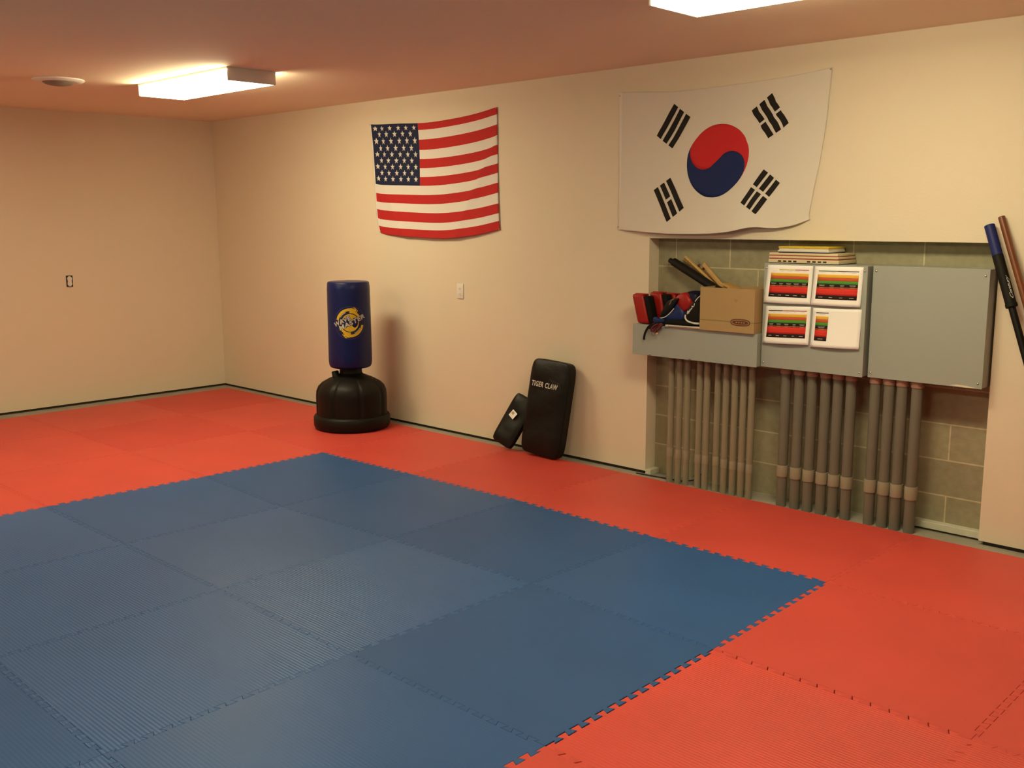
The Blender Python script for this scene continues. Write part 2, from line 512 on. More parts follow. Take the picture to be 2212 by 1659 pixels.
# wall box (left wall) and outlet (flag wall)
def dbl(bm, x0, y0, z0, x1, y1, z1, b=.001): box(bm, (x0, y0, z0), (x1, y1, z1), b, 1)
t = thing('light_switch', (0, -1.532, 1.155), 'bare switch in an uncovered dark wall box on the far left wall', 'switch')
bm = bmesh.new(); box(bm, (-.0, -1.562, 1.103), (.0025, -1.502, 1.207), .0005, 1); part('wall_box', bm, M_dark, t)
bm = bmesh.new()
pts = []
for k in range(40):
    a = 2*pi*k/40; z = .045*sin(a); w = .021-.005*cos(z/.045*pi*1.0)*0 - .004*math.exp(-(z/.014)**2)
    pts.append((max(-w, min(w, .03*cos(a))), z))
r0 = [bm.verts.new((.0026, -1.532+p[0], 1.155+p[1])) for p in pts]; r1 = [bm.verts.new((.012, -1.532+p[0]*.9, 1.155+p[1]*.96)) for p in pts]
for k in range(40): bm.faces.new((r0[k], r0[(k+1) % 40], r1[(k+1) % 40], r1[k]))
bm.faces.new(r1); bm.faces.new(r0[::-1])
part('toggle', bm, M_white_pl, t, True, 40)
for z in (1.105, 1.205):
    bm = bmesh.new(); box(bm, (.001, -1.545, z-.006), (.006, -1.519, z+.006), .001, 1); part('mounting_ear', bm, mat('ear_metal', (.3, .3, .27), .4, metal=.6), t)
oc = onw(995, 629)
t = thing('wall_outlet', (oc.x, 0, oc.z), 'pale duplex wall outlet between the two flags, on the cream wall', 'outlet')
bm = bmesh.new(); box(bm, (oc.x-.036, -.008, oc.z-.058), (oc.x+.036, 0, oc.z+.058), .003, 2); part('cover_plate', bm, M_white_pl, t, True, 40)
for s in (-1, 1):
    zc = oc.z+s*.02
    bm = bmesh.new(); box(bm, (oc.x-.016, -.0095, zc-.014), (oc.x+.016, -.0075, zc+.014), .001, 1); rec = part('receptacle', bm, M_white_pl, t)
    bm = bmesh.new()
    box(bm, (oc.x-.008, -.0098, zc-.004), (oc.x-.005, -.0096, zc+.005)); box(bm, (oc.x+.005, -.0098, zc-.004), (oc.x+.008, -.0096, zc+.005))
    box(bm, (oc.x-.002, -.0098, zc-.010), (oc.x+.002, -.0096, zc-.006))
    part('slots', bm, M_dark, rec) if False else part('slots', bm, M_dark, t)

# ------------------------------------------------------------------ flags
def resample(P, n):
    L = [0]
    for a, b in zip(P, P[1:]): L.append(L[-1]+(b-a).length)
    def at(u):
        s = u*L[-1]
        for k in range(len(P)-1):
            if s <= L[k+1]+1e-9:
                t = (s-L[k])/max(1e-9, L[k+1]-L[k])
                # smooth (catmull) interpolation
                p0 = P[max(k-1, 0)]; p1 = P[k]; p2 = P[k+1]; p3 = P[min(k+2, len(P)-1)]
                return .5*((2*p1)+(-p0+p2)*t+(2*p0-5*p1+4*p2-p3)*t*t+(-p0+3*p1-3*p2+p3)*t**3)
        return P[-1].copy()
    return at
def coons(top, right, bottom, left, yref=-.012):
    T, Rr, B, L = [resample([onw(x, y, yref) for x, y in s], 0) for s in (top, right, bottom, left)]
    p00, p10, p01, p11 = T(0), T(1), B(0), B(1)
    def f(u, v):
        q = T(u)*(1-v)+B(u)*v+L(v)*(1-u)+Rr(v)*u-(p00*(1-u)*(1-v)+p10*u*(1-v)+p01*(1-u)*v+p11*u*v)
        return q.x, q.z
    return f
def cloth_grid(bm, pos, us, vs, mif):
    g = [[bm.verts.new(pos(u, v)) for u in us] for v in vs]
    for a in range(len(vs)-1):
        for b in range(len(us)-1):
            f = bm.faces.new((g[a][b], g[a][b+1], g[a+1][b+1], g[a+1][b]))
            f.material_index = mif((us[b]+us[b+1])/2, (vs[a]+vs[a+1])/2)
def cloth_mat(name, col, trans=.25):
    m = mat(name, col, rough=.75, spec=.25, bump=(500, .0003))
    return m
M_fw = cloth_mat('flag_white', (.78, .76, .72)); M_fr = cloth_mat('flag_red', (.50, .022, .022)); M_fn = cloth_mat('flag_navy', (.012, .020, .062))
M_fb = cloth_mat('flag_blue', (.010, .022, .105)); M_fk = cloth_mat('flag_black', (.014, .012, .010)); M_fr2 = cloth_mat('flag_scarlet', (.56, .022, .026))
M_tack = mat('steel_tack', (.7, .68, .6), .3, metal=1)

US = coons([(798,268),(812,269),(860,267),(918,265),(979,256),(1029,245),(1073,231)],
           [(1073,231),(1074,313),(1075,389),(1078,479),(1080,496)],
           [(820,502),(840,507),(899,512),(959,515),(1000,512),(1039,506),(1080,496)],
           [(798,268),(804,321),(808,389),(811,449),(816,488),(820,502)])
def us_y(u, v):
    b = .006+.030*v*sin(pi*min(1, max(0, u)))*(.4+.6*v)
    # fold running from the upper right corner down to the middle of the lower edge
    s = (u-.97)+.42*(v-.28)
    b += .010*math.exp(-(s/.035)**2)*min(1, v*2.2)*max(0, 1-abs(v-.6)*.6)
    s2 = (u-.05)-.32*(v-.35)
    b += .008*math.exp(-(s2/.03)**2)*min(1, max(0, v-.25)*2.5)
    b += .0025*sin(9*u+6*v)
    if v < .02: b = min(b, .008)
    return -b-.002
def us_pos(u, v, o=0.0):
    s = (u-.97)+.42*(v-.28)
    x, z = US(u, v)
    z += .010*(1/(1+math.exp(-s/.008))-.5)*min(1, v*2.5)*(1-v)*1.6
    return Vector((x, us_y(u, v)-o, z))
HU = .02
xa, xb, xc = onw(798, 268).x, onw(918, 265).x, onw(1073, 231).x
UC = .405
t = thing('striped_flag', (us_pos(.5, .5).x, -.003, us_pos(.5, .5).z), 'red and white striped flag with white stars on navy, hung on the cream wall', 'flag')
bm = bmesh.new()
us_ = [0, HU/2]+[HU+(UC-HU)*k/24 for k in range(25)]+[UC+(1-UC)*k/44 for k in range(1, 45)]
vs_ = [k/65 for k in range(66)]
def usm(u, v):
    if u < HU: return 0
    if u < UC and v < 7/13: return 2
    return 1 if int(v*13) % 2 == 0 else 0
cloth_grid(bm, us_pos, us_, vs_, usm)
cw, chh = UC-HU, 7/13
for r_ in range(9):
    for c_ in range(6 if r_ % 2 == 0 else 5):
        cu = HU+cw*((1+2*c_+(r_ % 2))/12); cv = chh*(r_+1)/10
        rr = .0265
        ring = []
        for k in range(10):
            a = pi/2+pi*k/5; q = rr*(1 if k % 2 == 0 else .40)
            ring.append(bm.verts.new(us_pos(cu+q*cos(a)/1.5, cv-q*sin(a)/.92, .0008)))
        cc = bm.verts.new(us_pos(cu, cv, .0009))
        for k in range(10): bm.faces.new((ring[k], ring[(k+1) % 10], cc))
fl = part('flag_cloth', bm, [M_fw, M_fr, M_fn], t, True)
sol = fl.modifiers.new('t', 'SOLIDIFY'); sol.thickness = .0004; sol.offset = 1
def tack(p, par, big=1.0):
    bm = bmesh.new()
    lathe(bm, [(.0002, .004), (.004*big, .003), (.005*big, 0), (.001, -.002)], 12, tuple(p), mtx=Matrix.Rotation(pi/2, 4, 'X'))
    part('tack', bm, M_tack, par, True)
for uv in ((.006, .012), (.993, .012), (.012, .985), (.992, .985)): tack(us_pos(*uv)+Vector((0, -.002, 0)), t)

KR = coons([(1337,204),(1346,199),(1400,198),(1458,197),(1530,189),(1607,179),(1705,164),(1797,145)],
           [(1797,145),(1790,210),(1785,258),(1772,337),(1757,410),(1747,463),(1749,474)],
           [(1336,496),(1345,497),(1434,504),(1525,505),(1580,501),(1631,491),(1676,493),(1715,487),(1749,474)],
           [(1337,204),(1337,300),(1336,400),(1336,496)])
def kr_y(u, v):
    b = .005+.05*v*v*sin(pi*min(1, u*1.02))**.8
    # drag folds fanning down from the upper right tack
    a = math.atan2(v+.001, 1.001-u); d = math.hypot(v, 1-u)
    for a0, w, h in ((.62, .05, .011), (.86, .045, .013), (1.12, .06, .010), (1.35, .05, .007)):
        b += h*math.exp(-((a-a0)/w)**2)*min(1, d*3)*max(0, 1-d*.85)
    a = math.atan2(v+.001, u+.001); d = math.hypot(v, u)
    for a0, w, h in ((.9, .07, .006), (1.2, .06, .006)):
        b += h*math.exp(-((a-a0)/w)**2)*min(1, d*4)*max(0, 1-d*1.5)
    b += .018*max(0, v-.75)*4*(.5+.5*sin(u*19+1.0))*max(0, min(1, (u-.25)*3))*max(0, min(1, (1-u)*5))
    return -b-.002
def kr_pos(u, v, o=0.0):
    x, z = KR(u, v)
    return Vector((x, kr_y(u, v)-o, z))
t = thing('emblem_flag', (kr_pos(.5, .5).x, -.003, kr_pos(.5, .5).z), 'white flag with a red and blue round emblem and black bars, above the grey cabinets', 'flag')
bm = bmesh.new()
cloth_grid(bm, kr_pos, [k/90 for k in range(91)], [k/60 for k in range(61)], lambda u, v: 0)
KH = .022
def kmap(x, y, o=.0018):          # x in [-1.5,1.5], y in [-1,1] up
    return kr_pos(KH+(x*.95+.045+1.5)/3*(1-KH), .5-y/2, o)
th = -math.atan2(2, 3); ct, st = cos(th), sin(th)
KS = .975
def krot(a, b, o): return kmap((a*ct-b*st)*KS, (a*st+b*ct)*KS, o)
N = 48
def ycirc(x): return math.sqrt(max(0, .25-x*x))
def yS(x): return -math.sqrt(max(0, .0625-(x+.25)**2)) if x < 0 else math.sqrt(max(0, .0625-(x-.25)**2))
xs = [-.5*cos(pi*k/N) for k in range(N+1)]
for (lo, hi, mi) in ((yS, ycirc, 1), (lambda x: -ycirc(x), yS, 2)):
    prev = None
    for x in xs:
        col = [bm.verts.new(krot(x, lo(x)+(hi(x)-lo(x))*k/12, .0018)) for k in range(13)]
        if prev:
            for k in range(12): 
                f = bm.faces.new((prev[k], col[k], col[k+1], prev[k+1])); f.material_index = mi
        prev = col
def kbar(cx, cy, ang, L, w, broken):
    ca, sa = cos(ang), sin(ang)
    segs = [(-L/2, L/2)] if not broken else [(-L/2, -L/24), (L/24, L/2)]
    for a0, a1 in segs:
        n = 14; prev = None
        for k in range(n+1):
            a = a0+(a1-a0)*k/n
            q = [bm.verts.new(kmap(cx+a*ca-b*sa, cy+a*sa+b*ca, .0022)) for b in (-w/2, -w/4, 0, w/4, w/2)]
            if prev:
                for m_ in range(4):
                    f = bm.faces.new((prev[m_], q[m_], q[m_+1], prev[m_+1])); f.material_index = 3
            prev = q
D = math.hypot(3, 2)
def trigram(sx, sy, pattern):
    # bars perpendicular to the diagonal; pattern from outermost to innermost, True = broken
    dx, dy = 3/D*sx, 2/D*sy; ang = math.atan2(dy, dx)+pi/2
    for k, br in enumerate(pattern):
        r = .9167+(1-k)*(1/12+1/24)*1.0
        kbar(dx*r*KS, dy*r*KS, ang, .5*KS, 1/12*KS, br)
trigram(-1, 1, (False, False, False)); trigram(1, 1, (True, False, True))
trigram(-1, -1, (False, True, False)); trigram(1, -1, (True, True, True))
fk = part('flag_cloth', bm, [cloth_mat('flag_offwhite', (.71, .67, .60)), M_fr2, M_fb, M_fk], t, True)
sol = fk.modifiers.new('t', 'SOLIDIFY'); sol.thickness = .0004; sol.offset = 1
bm = bmesh.new(); cloth_grid(bm, lambda u, v: kr_pos(u, v, .0012), [0, KH/2, KH], [k/40 for k in range(41)], lambda u, v: 0)
part('header_strip', bm, cloth_mat('canvas', (.78, .75, .68)), t, True)
for uv in ((.011, .03), (.99, .015), (.011, .965)): tack(kr_pos(*uv)+Vector((0, -.002, 0)), t)

# ------------------------------------------------------------------ free-standing bag
BX, BY = 2.745, -.445
fr = Vector((CP.x-BX, CP.y-BY, 0)).normalized(); sd = Vector((-fr.y, fr.x, 0))   # towards the viewer / to its right
def zat(py, off=0.0):
    """height on the vertical plane through the bag's front at that offset"""
    v = _d + (760-W/2)/F*RT - (py-H/2)/F*UP
    o = Vector((BX, BY, 0))+fr*off
    s = (o-CP).dot(fr)/v.dot(fr)
    return CP.z+v.z*s
pxm = 1/265.1
t = thing('punching_bag', (BX, BY, MT), 'free-standing blue punching bag on a black barrel base, by the cream wall', 'punching bag')
def groove(a, r, z):
    if r < .12: return 1
    k = 0
    for g in range(8):
        d = (a-(math.atan2(fr.y, fr.x)+R(14)+g*pi/4)+pi) % (2*pi)-pi
        k = max(k, math.exp(-(d/R(3.2))**2))
    return 1-.045*k
rB = lambda px: px*pxm*1.0
z0 = MT
bm = bmesh.new()
zz = [zat(935, .28), zat(905, .28), zat(897, .28), zat(850, .26), zat(832, .22), zat(820, .15), zat(811, .1), zat(806, .09)]
prof_rim = [(rB(74), z0), (rB(80), z0+.012), (rB(82.5), z0+.03), (rB(82.5), z0+.095), (rB(80), z0+.11), (rB(76), z0+.118)]
lathe(bm, prof_rim, 96, (BX, BY, 0)); part('base_rim', bm, M_black_pl, t, True, 40)
zs = z0+.335
prof = [(rB(76), z0+.10), (rB(76), z0+.27), (rB(75), z0+.31), (rB(71), z0+.345), (rB(63), z0+.375), (rB(50), z0+.402), (rB(36), z0+.425), (rB(27), z0+.44), (rB(24.5), z0+.452)]
lathe(bm := bmesh.new(), prof, 192, (BX, BY, 0), mod=groove); part('base', bm, M_black_pl, t, True, 60)
bm = bmesh.new(); lathe(bm, [(rB(25), z0+.44), (rB(24), z0+.455), (rB(24), z0+.52), (rB(24), z0+.56)], 48, (BX, BY, 0)); part('neck', bm, M_black_pl, t, True, 40)
# filler cap on the shoulder
cpos = Vector((BX, BY, z0+.452)) - sd*(rB(33)) + fr*.03
bm = bmesh.new(); lathe(bm, [(.029, -.035), (.029, .014), (.025, .019), (.004, .019)], 24, tuple(cpos), mtx=Matrix.Rotation(R(-16), 4, 'Y')); part('filler_cap', bm, M_black_pl, t, True, 40)
ZC0, ZC1 = z0+.498, z0+1.195
rb_ = .1735
def rbag(z):
    tt = (z-ZC0)/(ZC1-ZC0)
    return rb_*(1.0-.012*(2*tt-1)*1.0)
bm = bmesh.new()
prof = [(.10, ZC0), (rb_-.028, ZC0), (rb_-.012, ZC0+.006), (rb_-.003, ZC0+.022)]+[(rbag(ZC0+(ZC1-ZC0)*k/12), ZC0+(ZC1-ZC0)*k/12) for k in range(1, 12)]+[(rb_-.006, ZC1-.012), (rb_-.012, ZC1-.003), (rb_-.022, ZC1), (.002, ZC1+.002)]
M_bag = mat('bag_blue_vinyl', (.005, .011, .085), rough=.36, spec=.3, bump=(10, .003))
lathe(bm, prof, 96, (BX, BY, 0)); part('cushion', bm, M_bag, t, True, 50)
# printed emblem
AZ = math.atan2(fr.y, fr.x)
def bmap(off):
    def f(x, y):
        z = z0+.8755+y
        r = rbag(z)+off
        a = AZ+(x+.006)/r
        return Vector((BX+r*cos(a), BY+r*sin(a), z))
    return f
M_yel = mat('print_yellow', (.62, .42, .015), rough=.45); M_lett = mat('print_silver', (.52, .50, .48), rough=.5); M_bdark = mat('print_navy', (.008, .009, .03), rough=.5); M_ring = mat('print_grey', (.05, .055, .10), .5)
bm = bmesh.new()
Rr = .131
def arc(r0, r1, a0, a1, mi, off, n=40):
    vs = []; fs = []
    for k in range(n+1):
        a = R(a0+(a1-a0)*k/n); vs += [(r0*Rr*cos(a), r0*Rr*sin(a)), (r1*Rr*cos(a), r1*Rr*sin(a))]
        if k: fs.append((2*k-2, 2*k-1, 2*k+1, 2*k))
    add_flat(bm, vs, fs, bmap(off), mi)
arc(.975, 1.0, 0, 360, 3, .0006, 72)
arc(0, .60, 0, 360, 2, .0006, 48); arc(.60, .86, 0, 360, 2, .0006, 60)
arc(0.0, .535, 0, 360, 0, .0011, 48)
for fl_ in (0, 180):
    arc(.72, .88, 62+fl_, 168+fl_, 0, .0012)
    arc(.585, .73, 28+fl_, 92+fl_, 0, .0013)
    arc(.70, .80, 62+fl_, 92+fl_, 0, .0014)
    c, s = cos(R(fl_)), sin(R(fl_))
    tri = [(.30, .93), (.50, .72), (.42, .60), (.0, .70), (.0, .88)]
    add_flat(bm, [((x*c-y*s)*Rr, (x*s+y*c)*Rr) for x, y in tri], [(0, 1, 2, 3, 4)], bmap(.0015), 0)
    arc(.66, .70, 112+fl_, 150+fl_, 1, .0013, 12)
rot = R(24.7)
def putext(body, cx, cy, width, height, off, mi, o2=0.0):
    vs, fs = text_polys(body, 1, .12, o2, 1.06)
    x0_, x1_ = min(v[0] for v in vs), max(v[0] for v in vs); y0_, y1_ = min(v[1] for v in vs), max(v[1] for v in vs)
    g_ = o2*2
    kx, ky = width/(x1_-x0_-g_), height/(y1_-y0_-g_)
    q = [((x-(x0_+x1_)/2)*kx, (y-(y0_+y1_)/2)*ky) for x, y in vs]
    add_flat(bm, [(cx+x*cos(rot)-y*sin(rot), cy+x*sin(rot)+y*cos(rot)) for x, y in q], fs, bmap(off), mi)
for o2, off, mi in ((.085, .0018, 2), (.030, .0024, 1)):
    putext('WAVE', -.066, .0125, .148, .034, off, mi, o2)
    putext('MASTER', .0165, .004, .232, .034, off, mi, o2)
part('emblem', bm, [M_yel, M_lett, M_bdark, M_ring], t, label='yellow round arrow emblem with WAVE MASTER lettering')

# ------------------------------------------------------------------ strike shields
def shield(name, label, a, b, width, thick, up_hint, rnd_=.05, mats=M_black_v):
    """padded slab: a = bottom centre, b = top centre of its back face; up_hint = front direction"""
    a, b = Vector(a), Vector(b)
    zax = (b-a); L = zax.length; zax.normalize()
    yax = (Vector(up_hint)-zax*Vector(up_hint).dot(zax)).normalized(); xax = yax.cross(zax).normalized()
    m = Matrix((xax, yax, zax)).transposed().to_4x4(); m.translation = a
    t = thing(name, tuple(a), label, 'strike shield')
    bm = bmesh.new()
    box(bm, (-width/2, 0, 0), (width/2, thick, L))
    for _ in range(1): bmesh.ops.subdivide_edges(bm, edges=bm.edges, cuts=7, use_grid_fill=True)
    hw = width/2
    for v in bm.verts:
        x, y, z = v.co
        # rounded outline corners
        cx = max(0, abs(x)-(hw-rnd_)); cz = max(0, abs(z-L/2)-(L/2-rnd_)); d = math.hypot(cx, cz)
        if d > rnd_ and cx > 0 and cz > 0:
            k = rnd_/d; x = math.copysign(hw-rnd_+cx*k, x); z = L/2+math.copysign(L/2-rnd_+cz*k, z-L/2)
        # pillowed faces
        e = min(1, (hw-abs(x))/.045)*min(1, (L/2-abs(z-L/2))/.05); e = max(0, e)**.5
        y = thick/2+(y-thick/2)*(.62+.38*e)
        if y > thick*.6: y += .006*sin(z*21+x*9)*e+.004*sin(z*47-x*17)*e
        v.co = m @ Vector((x, y, z))
    o = part('padded_cover', bm, mats, t, True)
    s = o.modifiers.new('s', 'SUBSURF'); s.levels = 1; s.render_levels = 2
    return t, m, L
t, m, L = shield('strike_shield', 'tall black strike shield with silver lettering, leaning on the cream wall', (4.60, -.118, MT+.005), (4.635, -.012, .70), .37, .115, (0, -1, 0), .06)
def smap(x, y, off=0.0):      # on the front face, x to the viewer's right, y up from the bottom
    return m @ Vector((-x, .115+off, y))
bm = bmesh.new()
vs, fs = text_polys('TIGER CLAW', .052, .15, .0014, 1.12, 1.0)
xs_ = [v[0] for v in vs]; w_ = max(xs_)-min(xs_); k_ = .245/w_
add_flat(bm, [(x*k_-.012, y+L*.735) for x, y in vs], fs, lambda x, y: smap(x, y, .009), 0)
part('lettering', bm, mat('print_white', (.62, .60, .52), .5), t)
bm = bmesh.new()   # faint striped animal outline over the lettering
for k in range(5):
    a0 = .02+k*.019
    tube(bm, [smap(a0, L*.735+.028, .009), smap(a0+.012, L*.735+.05-.003*k, .0095), smap(a0+.03, L*.735+.040-.004*k, .009), smap(a0+.042, L*.735+.022-.005*k, .009)], .0011, 5)
part('print_outline', bm, mat('print_dim', (.05, .05, .045), .5), t)
t, m, L = shield('strike_shield', 'small black strike pad with a pale tag, tilted against the tall black shield', (4.222, -.174, MT+.030), (4.342, -.018, .392), .195, .062, (0, -1, 0), .03)
bm = bmesh.new(); c_ = m @ Vector((.012, .072, L*.60))
ax_ = (m @ Vector((-1, 0, 0)))-(m @ Vector((0, 0, 0))); ay_ = (m @ Vector((0, 0, 1)))-(m @ Vector((0, 0, 0)))
ca, sa_ = cos(R(-14)), sin(R(-14)); e1 = ax_*ca+ay_*sa_; e2 = -ax_*sa_+ay_*ca
q = [bm.verts.new(c_+e1*a*.027+e2*b*.027) for a, b in ((-1, -1), (1, -1), (1, 1), (-1, 1))]; bm.faces.new(q)
nn = (m @ Vector((0, 1, 0)))-(m @ Vector((0, 0, 0)))
q2 = [bm.verts.new(c_+nn*.0004+e1*a*.016+e2*b*.018-e1*.004) for a, b in ((-1, -.2), (.6, -.2), (.6, 1), (-1, 1))]; f = bm.faces.new(q2); f.material_index = 1
part('tag', bm, [M_paper, mat('tag_grey', (.42, .42, .36), .7)], t, label='pale square tag')

# ------------------------------------------------------------------ grey cabinets in the recess
def cabinet(x0, x1, z0, z1, yf, label, cover_gap=.0, screws=()):
    t = thing('electrical_cabinet', ((x0+x1)/2, yf, z0), label, 'cabinet', 'grey metal cabinets in the recess')
    bm = bmesh.new(); box(bm, (x0+.003, yf+.002, z0+.002), (x1-.003, ND-.002, z1-.001), .002, 1); part('cabinet_body', bm, M_cab, t)
    bm = bmesh.new(); box(bm, (x0, yf-.0015, z0), (x1, yf+.0015, z1), .0008, 1); part('cover', bm, M_cab, t)
    for sx, sz in screws:
        bm = bmesh.new(); lathe(bm, [(.0055, 0), (.0052, .003), (.003, .0045), (.0005, .005)], 14, (x0+sx*(x1-x0), yf-.0015, z0+sz*(z1-z0)), mtx=Matrix.Rotation(pi/2, 4, 'X'))
        part('screw', bm, M_screw, t, True)
    return t
cabinet(5.393, 6.3005, .8395, 1.037, -.17, 'low grey metal cabinet at the left end of the recess, gear piled on it')
C1 = bpy.data.objects[-1]
c = cabinet(6.3065, 6.930, .8430, 1.4515, -.13, 'middle grey metal cabinet with four belt charts taped to its front', screws=((.025, .955), (.975, .955), (.025, .045), (.972, .04)))
cabinet(6.945, 7.5485, .8430, 1.4525, -.0955, 'right grey metal cabinet with a plain empty front', screws=((.03, .955), (.965, .945), (.025, .045), (.965, .045)))
bm = bmesh.new()
chip = [onw(x, y, -.0972) for x, y in ((2050, 831.5), (2066, 830.5), (2090, 834), (2108, 838.5), (2085, 837.5))]
bm.faces.new([bm.verts.new(Vector((p.x, -.0972, max(p.z, .8432)))) for p in chip])
part('chipped_edge', bm, mat('bare_paint', (.70, .66, .50), .5), [o for o in C.objects if o.name == 'electrical_cabinet.002'][0])
# knock-out dashes on the lower edge of the low cabinet belong to its cover
low = [o for o in C.objects if o.name == 'electrical_cabinet'][0]
for px in (1404, 1490, 1583):
    p = onw(px, 775, -.17)
    bm = bmesh.new(); box(bm, (p.x-.008, -.1722, .8425), (p.x+.008, -.1712, .8455), .0003, 1); part('slot', bm, M_dark, low)

# ------------------------------------------------------------------ conduits
def pipe(px, r, y, ztop, zc, hc, label, group, collar, dx=0.0, n=0):
    p = onw(px, 900, y)
    x = p.x
    t = thing('conduit_pipe', (x, y, 0), label, 'pipe', group)
    bm = bmesh.new(); rod(bm, (x-dx, y, 0), (x, y, zc+.01), r, seg=24); rod(bm, (x, y, zc+.01), (x+dx*.0, y, ztop+.002), r, seg=24)
    part('pipe', bm, M_pipe if collar else M_pipe2, t, True, 40)
    bm = bmesh.new(); g_ = .0048 if collar else .0018
    lathe(bm, [(r+.0002, zc-.001), (r+g_-.0006, zc-.001), (r+g_, zc+.002), (r+g_, zc+hc-.002), (r+g_-.0006, zc+hc), (r+.0002, zc+hc)], 24, (x, y, 0), cap=False)
    part('coupling', bm, M_coup, t, True, 40)
    if collar:
        bm = bmesh.new(); lathe(bm, [(r+.0002, ztop-.036), (r+.0035, ztop-.036), (r+.0048, ztop-.032), (r+.0048, ztop+.004), (r, ztop+.004)], 24, (x, y, 0), cap=False)
        part('collar', bm, M_collar, t, True, 40)
on2 = ['leftmost', 'second', 'third', 'fourth', 'fifth', 'sixth', 'seventh', 'eighth', 'ninth', 'rightmost']
g1 = [1449, 1467, 1484, 1510, 1526, 1549, 1567, 1586, 1604.5, 1622.5]
zc1 = [.178, .176, .174, .168, .170, .172, .168, .166, .168, .165]
for k, px in enumerate(g1):
    pipe(px, .0205, -.060+(.010 if k in (2, 5) else 0), .8395, zc1[k], .055, '%s of the ten thin grey pipes under the low left cabinet' % on2[k], 'thin pipes under the low cabinet', False)
g2 = [1695, 1724, 1752, 1781, 1808, 1836]
for k, px in enumerate(g2):
    nm = ['leftmost', 'second', 'third', 'fourth', 'fifth', 'rightmost'][k]
    pipe(px, .0295, -.055, .843, .185+.0*k, .068, '%s of the six thick grey pipes under the cabinet with the charts' % nm, 'thick pipes under the middle cabinet', True)
g3 = [1888, 1918, 1946, 1978]
for k, px in enumerate(g3):
    nm = ['leftmost', 'second', 'third', 'rightmost'][k]
    pipe(px, .0295, -.050, .843, .19, .072, '%s of the four thick grey pipes under the plain right cabinet' % nm, 'thick pipes under the right cabinet', True)
# cable lying on the slab in the recess
bm = bmesh.new()
zc_ = .006
tube(bm, [(5.34, -.035, zc_), (5.44, -.028, zc_), (5.52, -.02, zc_), (5.62, -.012, zc_), (5.69, .0, zc_), (5.75, .03, .016), (5.77, .07, .026), (5.72, .088, .03), (5.80, .095, .055)], .0045, 8)
setp(link_mesh('cable', bm, mat('dark_cable', (.012, .014, .03), .5), None, True), 'thin dark cable lying on the slab among the thin pipes', 'cable')

# ------------------------------------------------------------------ belt charts on the middle cabinet
YC = -.13
P_org, P_ora, P_grn, P_blk, P_brn, P_red, P_bl2, P_yl2 = (mat('ink_'+n, c, .8, spec=.2) for n, c in (
    ('amber', (.80, .46, .06)), ('orange', (.56, .10, .045)), ('green', (.08, .30, .04)), ('navy_black', (.016, .014, .022)), ('brown', (.30, .085, .03)),
    ('red', (.66, .040, .030)), ('black', (.022, .012, .013)), ('yellow', (.62, .52, .08))))
P_pale = mat('ink_cream', (.58, .52, .42), .8); P_line_r = mat('ink_line_red', (.45, .04, .04), .8); P_gr = mat('ink_line_green', (.06, .18, .08), .8); P_taupe = mat('ink_taupe', (.40, .16, .08), .8)
chart_mats = [M_paper, P_org, P_ora, P_grn, P_blk, P_brn, P_red, P_bl2, P_pale, P_line_r, P_gr, P_yl2, P_taupe]
def chart(cor, label, rect, cols, topline, lift):
    """cor: measured corners TL TR BR BL; rect = printed block (u0,u1); cols = columns of print"""
    c = [onw(x, y, YC-.006) for x, y in cor]
    def pm(u, v, o=0.0):
        q = c[0]*(1-u)*(1-v)+c[1]*u*(1-v)+c[2]*u*v+c[3]*(1-u)*v
        y = YC-.0022-lift*(v**2)*(.5+.5*sin(pi*u))-.003*v-o
        return Vector((q.x, y, q.z))
    bm = bmesh.new()
    us, vs = [k/12 for k in range(13)], [k/12 for k in range(13)]
    cloth_grid(bm, pm, us, vs, lambda u, v: 0)
    def band(u0, u1, v0, v1, mi, o=.0005):
        n = max(1, int((u1-u0)*12)); pr = None
        for k in range(n+1):
            u = u0+(u1-u0)*k/n; q = [bm.verts.new(pm(u, v0+(v1-v0)*s_/3, o)) for s_ in range(4)]
            if pr:
                for s_ in range(3): bm.faces.new((pr[s_], q[s_], q[s_+1], pr[s_+1])).material_index = mi
            pr = q
    u0, u1 = rect
    for v0, v1, mi in ((.205, .29, 1), (.29, .365, 2), (.365, .445, 3), (.445, .52, 4), (.52, .56, 5), (.56, .73, 6), (.73, .835, 7)):
        band(u0, u1, v0, v1, mi)
    cw_ = (u1-u0)/cols
    rr = random.Random(int(cor[0][0]*3+cor[0][1]))
    for k in range(cols):
        a = u0+cw_*(k+.12); b = u0+cw_*(k+.88); mid = (a+b)/2; w2 = (b-a)*rr.uniform(.5, .95)/2
        band(mid-w2, mid+w2, .468, .478, 8, .0008); band(mid-w2*.8, mid+w2*.8, .492, .500, 8, .0008)
        band(mid-w2*.8, mid+w2*.8, .532, .556, 12, .0008)
        band(mid-w2*.7, mid+w2*.7, .778, .792, 8, .0008)
        band(mid-w2*.8, mid+w2*.8, .150, .156, 8, .0006)
    for a, b, mi in topline: band(a, b, .108, .128, mi, .0006)
    o = link_mesh('belt_chart', bm, chart_mats, None, True)
    s = o.modifiers.new('t', 'SOLIDIFY'); s.thickness = .0003; s.offset = -1
    return setp(o, label, 'chart', 'belt charts on the middle cabinet')
chart([(1658.5,572), (1756,574.5), (1751,658), (1650.5,653)], 'printed striped belt chart, upper left of the four, with a yellow and red top line', (.09, .92), 5, ((.27, .62, 11), (.62, .92, 9)), .014)
chart([(1760,575), (1865,577.5), (1859,664), (1752,658.5)], 'printed striped belt chart, upper right of the four, with a green and dark top line', (.08, .92), 4, ((.09, .5, 10), (.5, .92, 7)), .014)
